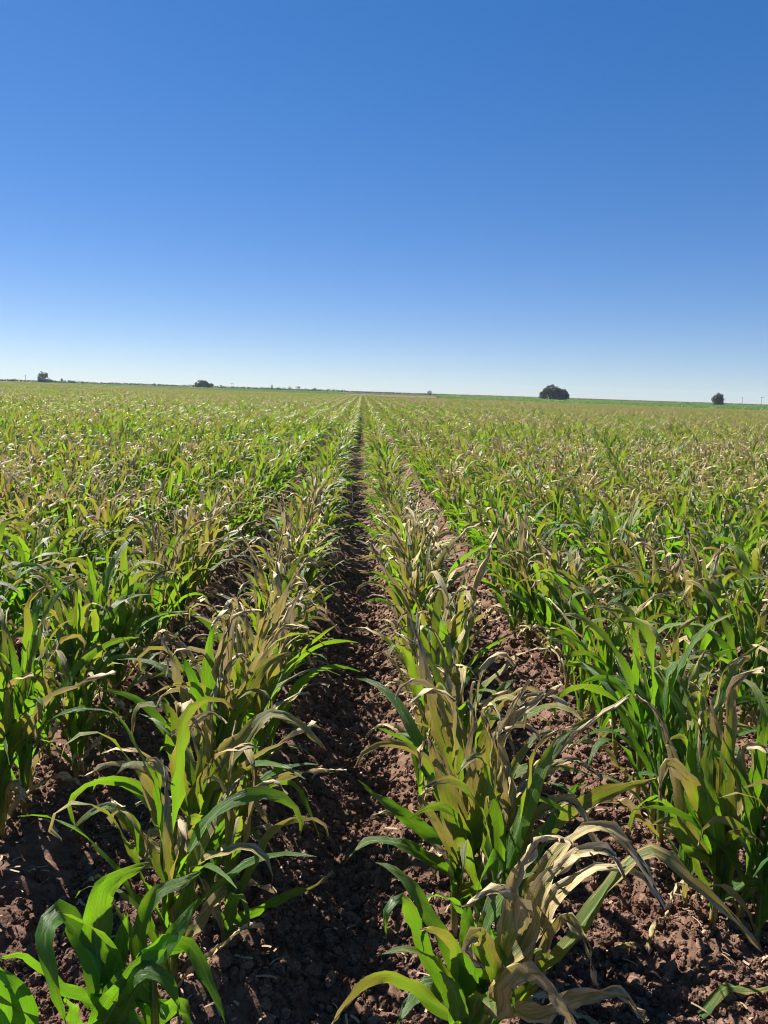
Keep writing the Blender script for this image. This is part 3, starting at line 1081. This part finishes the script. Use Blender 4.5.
def leaf_cloud(mb, centre, rad, n, size, rng, flat=0.0):
    c = np.array(centre)
    rr = np.array(rad)
    for _ in range(n):
        d = norm(rng.normal(0, 1, 3)[None])[0]
        p = c + d * rr * rng.random() ** 0.4
        if p[2] < 0.05:
            p[2] = 0.05 + rng.random() * 0.3
        a = norm(rng.normal(0, 1, 3)[None])[0]
        b = norm(np.cross(a, rng.normal(0, 1, 3))[None])[0]
        s = size * rng.uniform(0.6, 1.4)
        a, b = a * s, b * s * 0.6
        mb.add([tuple(p - a), tuple(p + b), tuple(p + a), tuple(p - b)], [(0, 1, 2, 3)])


def horizon_ground(px, dist):
    """a point on the ground at the given distance along the column px of the horizon"""
    d = ray(px, 392 + (px - 384) * math.tan(ROLL))
    v = Vector((d.x, d.y, 0)).normalized() * dist
    return Vector((CAM.x + v.x, CAM.y + v.y, 0))


def tree(px, dist, wpx, hpx, blobs, label, seed, group=None, cat='tree', name='tree', dens=1.0, trunk=True):
    """blobs in units of (width, height): (x, z, rx, rz, share)"""
    mpp = dist / F_PX
    w, h = wpx * mpp, hpx * mpp
    base = horizon_ground(px, dist)
    rng = np.random.default_rng(seed)
    root = bpy.data.objects.new(name, None)
    COL.objects.link(root)
    root.location = base
    root.rotation_euler = (0, 0, -math.atan2(base.x, base.y))
    tag(root, label, cat, group)
    mb = MB()
    for (bx, bz, rx, rz, sh) in blobs:
        for _ in range(max(3, int(9 * sh))):       # each mass is a handful of leafy boughs
            d = norm(rng.normal(0, 1, 3)[None])[0]
            c = np.array((bx * w + d[0] * rx * w * 0.62, d[1] * rx * w * 0.5, bz * h + d[2] * rz * h * 0.62))
            leaf_cloud(mb, c, (rx * w * 0.48, rx * w * 0.42, rz * h * 0.45), int(75 * dens), 0.036 * max(w, h), rng)
    obj('crown', mb.mesh('crown', M_TREE if cat == 'tree' else M_SHRUB, smooth=False, plain=True), root)
    if trunk:
        mb = MB()
        r = 0.035 * w
        tube(mb, [(0, 0, -0.2), (0.02 * w, 0, h * 0.25), (0, 0, h * 0.45), (0.03 * w, 0, h * 0.75)], [r * 1.3, r, r * .8, r * .3], 7)
        for q in range(4):
            a = rng.uniform(0, 6.28)
            tube(mb, [(0.01 * w, 0, h * (0.22 + .06 * q)), (math.cos(a) * w * .15, math.sin(a) * w * .15, h * (.4 + .06 * q)), (math.cos(a) * w * .3, math.sin(a) * w * .3, h * (.5 + .08 * q))], [r * .6, r * .4, r * .15], 5)
        obj('trunk', mb.mesh('trunk', M_BARK, plain=True), root)
    return root


tree(554, 300, 29, 15.5, [(-.05, .60, .30, .40, 2.6), (-.24, .36, .24, .30, 1.8), (.20, .44, .24, .34, 1.6), (.33, .28, .17, .24, 1.2), (0, .20, .46, .20, 2.0)],
     'large dome shaped dark tree standing alone beyond the field, right of centre', 1)
tree(717.5, 300, 12, 12.5, [(.03, .70, .34, .30, 1.8), (-.05, .50, .44, .32, 2.2), (.08, .48, .40, .32, 2.0), (0, .24, .46, .24, 2.0)],
     'narrow upright dark tree standing alone near the right end of the horizon', 2)
tree(43, 420, 12, 11, [(.02, .62, .34, .40, 1.4), (-.2, .38, .28, .35, 1), (0.1, .25, .45, .25, 1)],
     'dark tree with a lumpy crown near the left end of the horizon', 3)
tree(50, 425, 8, 5.5, [(0, .45, .42, .45, 1.2)], 'low dark bush touching the right side of the lumpy left tree', 4, None, 'bush', 'bush', trunk=False)
tree(204, 420, 18, 8.5, [(-.1, .55, .30, .42, 1.4), (-.3, .40, .20, .40, 1), (.25, .35, .25, .35, 1)],
     'low spreading clump shaped tree on the horizon left of centre', 5)
tree(429.5, 420, 6, 6, [(0, .5, .42, .48, 1.3)], 'small round dark tree on the horizon just right of the central furrow', 6)
tree(154.5, 420, 5, 4, [(0, .5, .45, .48, 1)], 'small squarish bush on the horizon between the two left trees', 7, None, 'bush', 'bush', trunk=False)
tree(14, 430, 9, 4, [(0, .4, .46, .5, 1)], 'low rounded bush at the far left end of the horizon', 8, None, 'bush', 'bush', trunk=False)
tree(62, 430, 3.2, 5, [(0, .62, .45, .4, 1)], 'tiny upright bush just right of the lumpy left tree', 9, None, 'bush', 'bush', trunk=False)
tree(71, 430, 8, 4, [(0, .4, .46, .5, 1)], 'low rounded bush second right of the lumpy left tree', 10, None, 'bush', 'bush', trunk=False)
tree(688, 330, 5, 3, [(0, .5, .46, .5, 1)], 'small low bush on the horizon left of the narrow right tree', 12, None, 'bush', 'bush', trunk=False)
tree(221, 420, 2.2, 4.5, [(0, .5, .45, .5, 1)], 'tiny pointed bush right of the low spreading tree', 13, None, 'bush', 'bush', trunk=False)
rngt = np.random.default_rng(4)
for i, (px, w, h) in enumerate([(257, 4, 3), (262, 5, 4), (268, 5, 4), (272, 2.5, 6.5), (278, 6, 4), (284, 5, 4.5), (290, 5, 5.5), (298, 6, 6), (306, 5, 4), (314, 7, 4.5)]):
    tree(px, 450, w, h, [(0, .45, .46, .5, 1)], 'small bush in the shrub row on the horizon left of the central furrow', 20 + i,
         'bushes of the shrub row on the horizon', 'bush', 'bush', dens=.7, trunk=False)


def pole(px, dist, hpx, label, arm=True):
    h = hpx * dist / F_PX
    b = horizon_ground(px, dist)
    root = bpy.data.objects.new('utility_pole', None)
    COL.objects.link(root)
    root.location = b
    root.rotation_euler = (0, 0, -math.atan2(b.x, b.y))
    tag(root, label, 'pole', 'poles on the horizon')
    mb = MB()
    tube(mb, [(0, 0, -.3), (0, 0, h * .5), (0.03, 0, h)], [.12, .10, .08], 8)
    obj('post', mb.mesh('post', M_POST, plain=True), root)
    if arm:
        mb = MB()
        tube(mb, [(-.9, -.17, h * .93), (0, -.17, h * .935), (.9, -.17, h * .93)], [.07, .08, .07], 6)
        obj('crossarm', mb.mesh('crossarm', M_POST, plain=True), root)


pole(25.5, 420, 7.5, 'thin utility pole left of the lumpy left tree')
pole(232, 450, 6, 'thin utility pole right of the low spreading tree')
pole(742, 420, 8, 'thin utility pole right of the narrow right tree')
pole(761, 400, 9, 'thin utility pole at the right end of the horizon')

# low hedge line along the far edge of the land
rng = np.random.default_rng(66)
mb = MB()
for px in np.arange(-90, 870, 0.9):
    base = horizon_ground(px, 470 if px < 350 else 520)
    hh = (1.5 + 0.7 * vnoise(np.array([px * .03]), np.array([1.0]), 9)[0]) if px < 345 else 1.2
    leaf_cloud(mb, (base.x, base.y, hh * .5), (0.8, 0.7, hh * .5), 9, 0.42, rng)
tag(obj('hedge_line', mb.mesh('hedge_line', M_SHRUB, smooth=False, plain=True)), 'thin dark green line of hedge along the horizon', None, None, 'stuff')


# ------------------------------------------------------------------ thin air between here and the horizon
mb = MB()
x0, x1, y0, y1, z0, z1 = -900, 900, -60, 900, -1.2, 14.0
mb.add([(x0, y0, z0), (x1, y0, z0), (x1, y1, z0), (x0, y1, z0), (x0, y0, z1), (x1, y0, z1), (x1, y1, z1), (x0, y1, z1)],
       [(3, 2, 1, 0), (4, 5, 6, 7), (0, 1, 5, 4), (1, 2, 6, 5), (2, 3, 7, 6), (3, 0, 4, 7)])
mt, nt, out = new_mat('haze_air')
pv = N(nt, 'VolumePrincipled')
pv.inputs['Color'].default_value = (0.66, 0.80, 1.0, 1)
pv.inputs['Density'].default_value = 0.00018
nt.links.new(pv.outputs[0], out.inputs['Volume'])
tag(obj('haze', mb.mesh('haze', mt, smooth=False, plain=True)), 'thin pale blue haze in the far air', None, None, 'stuff')
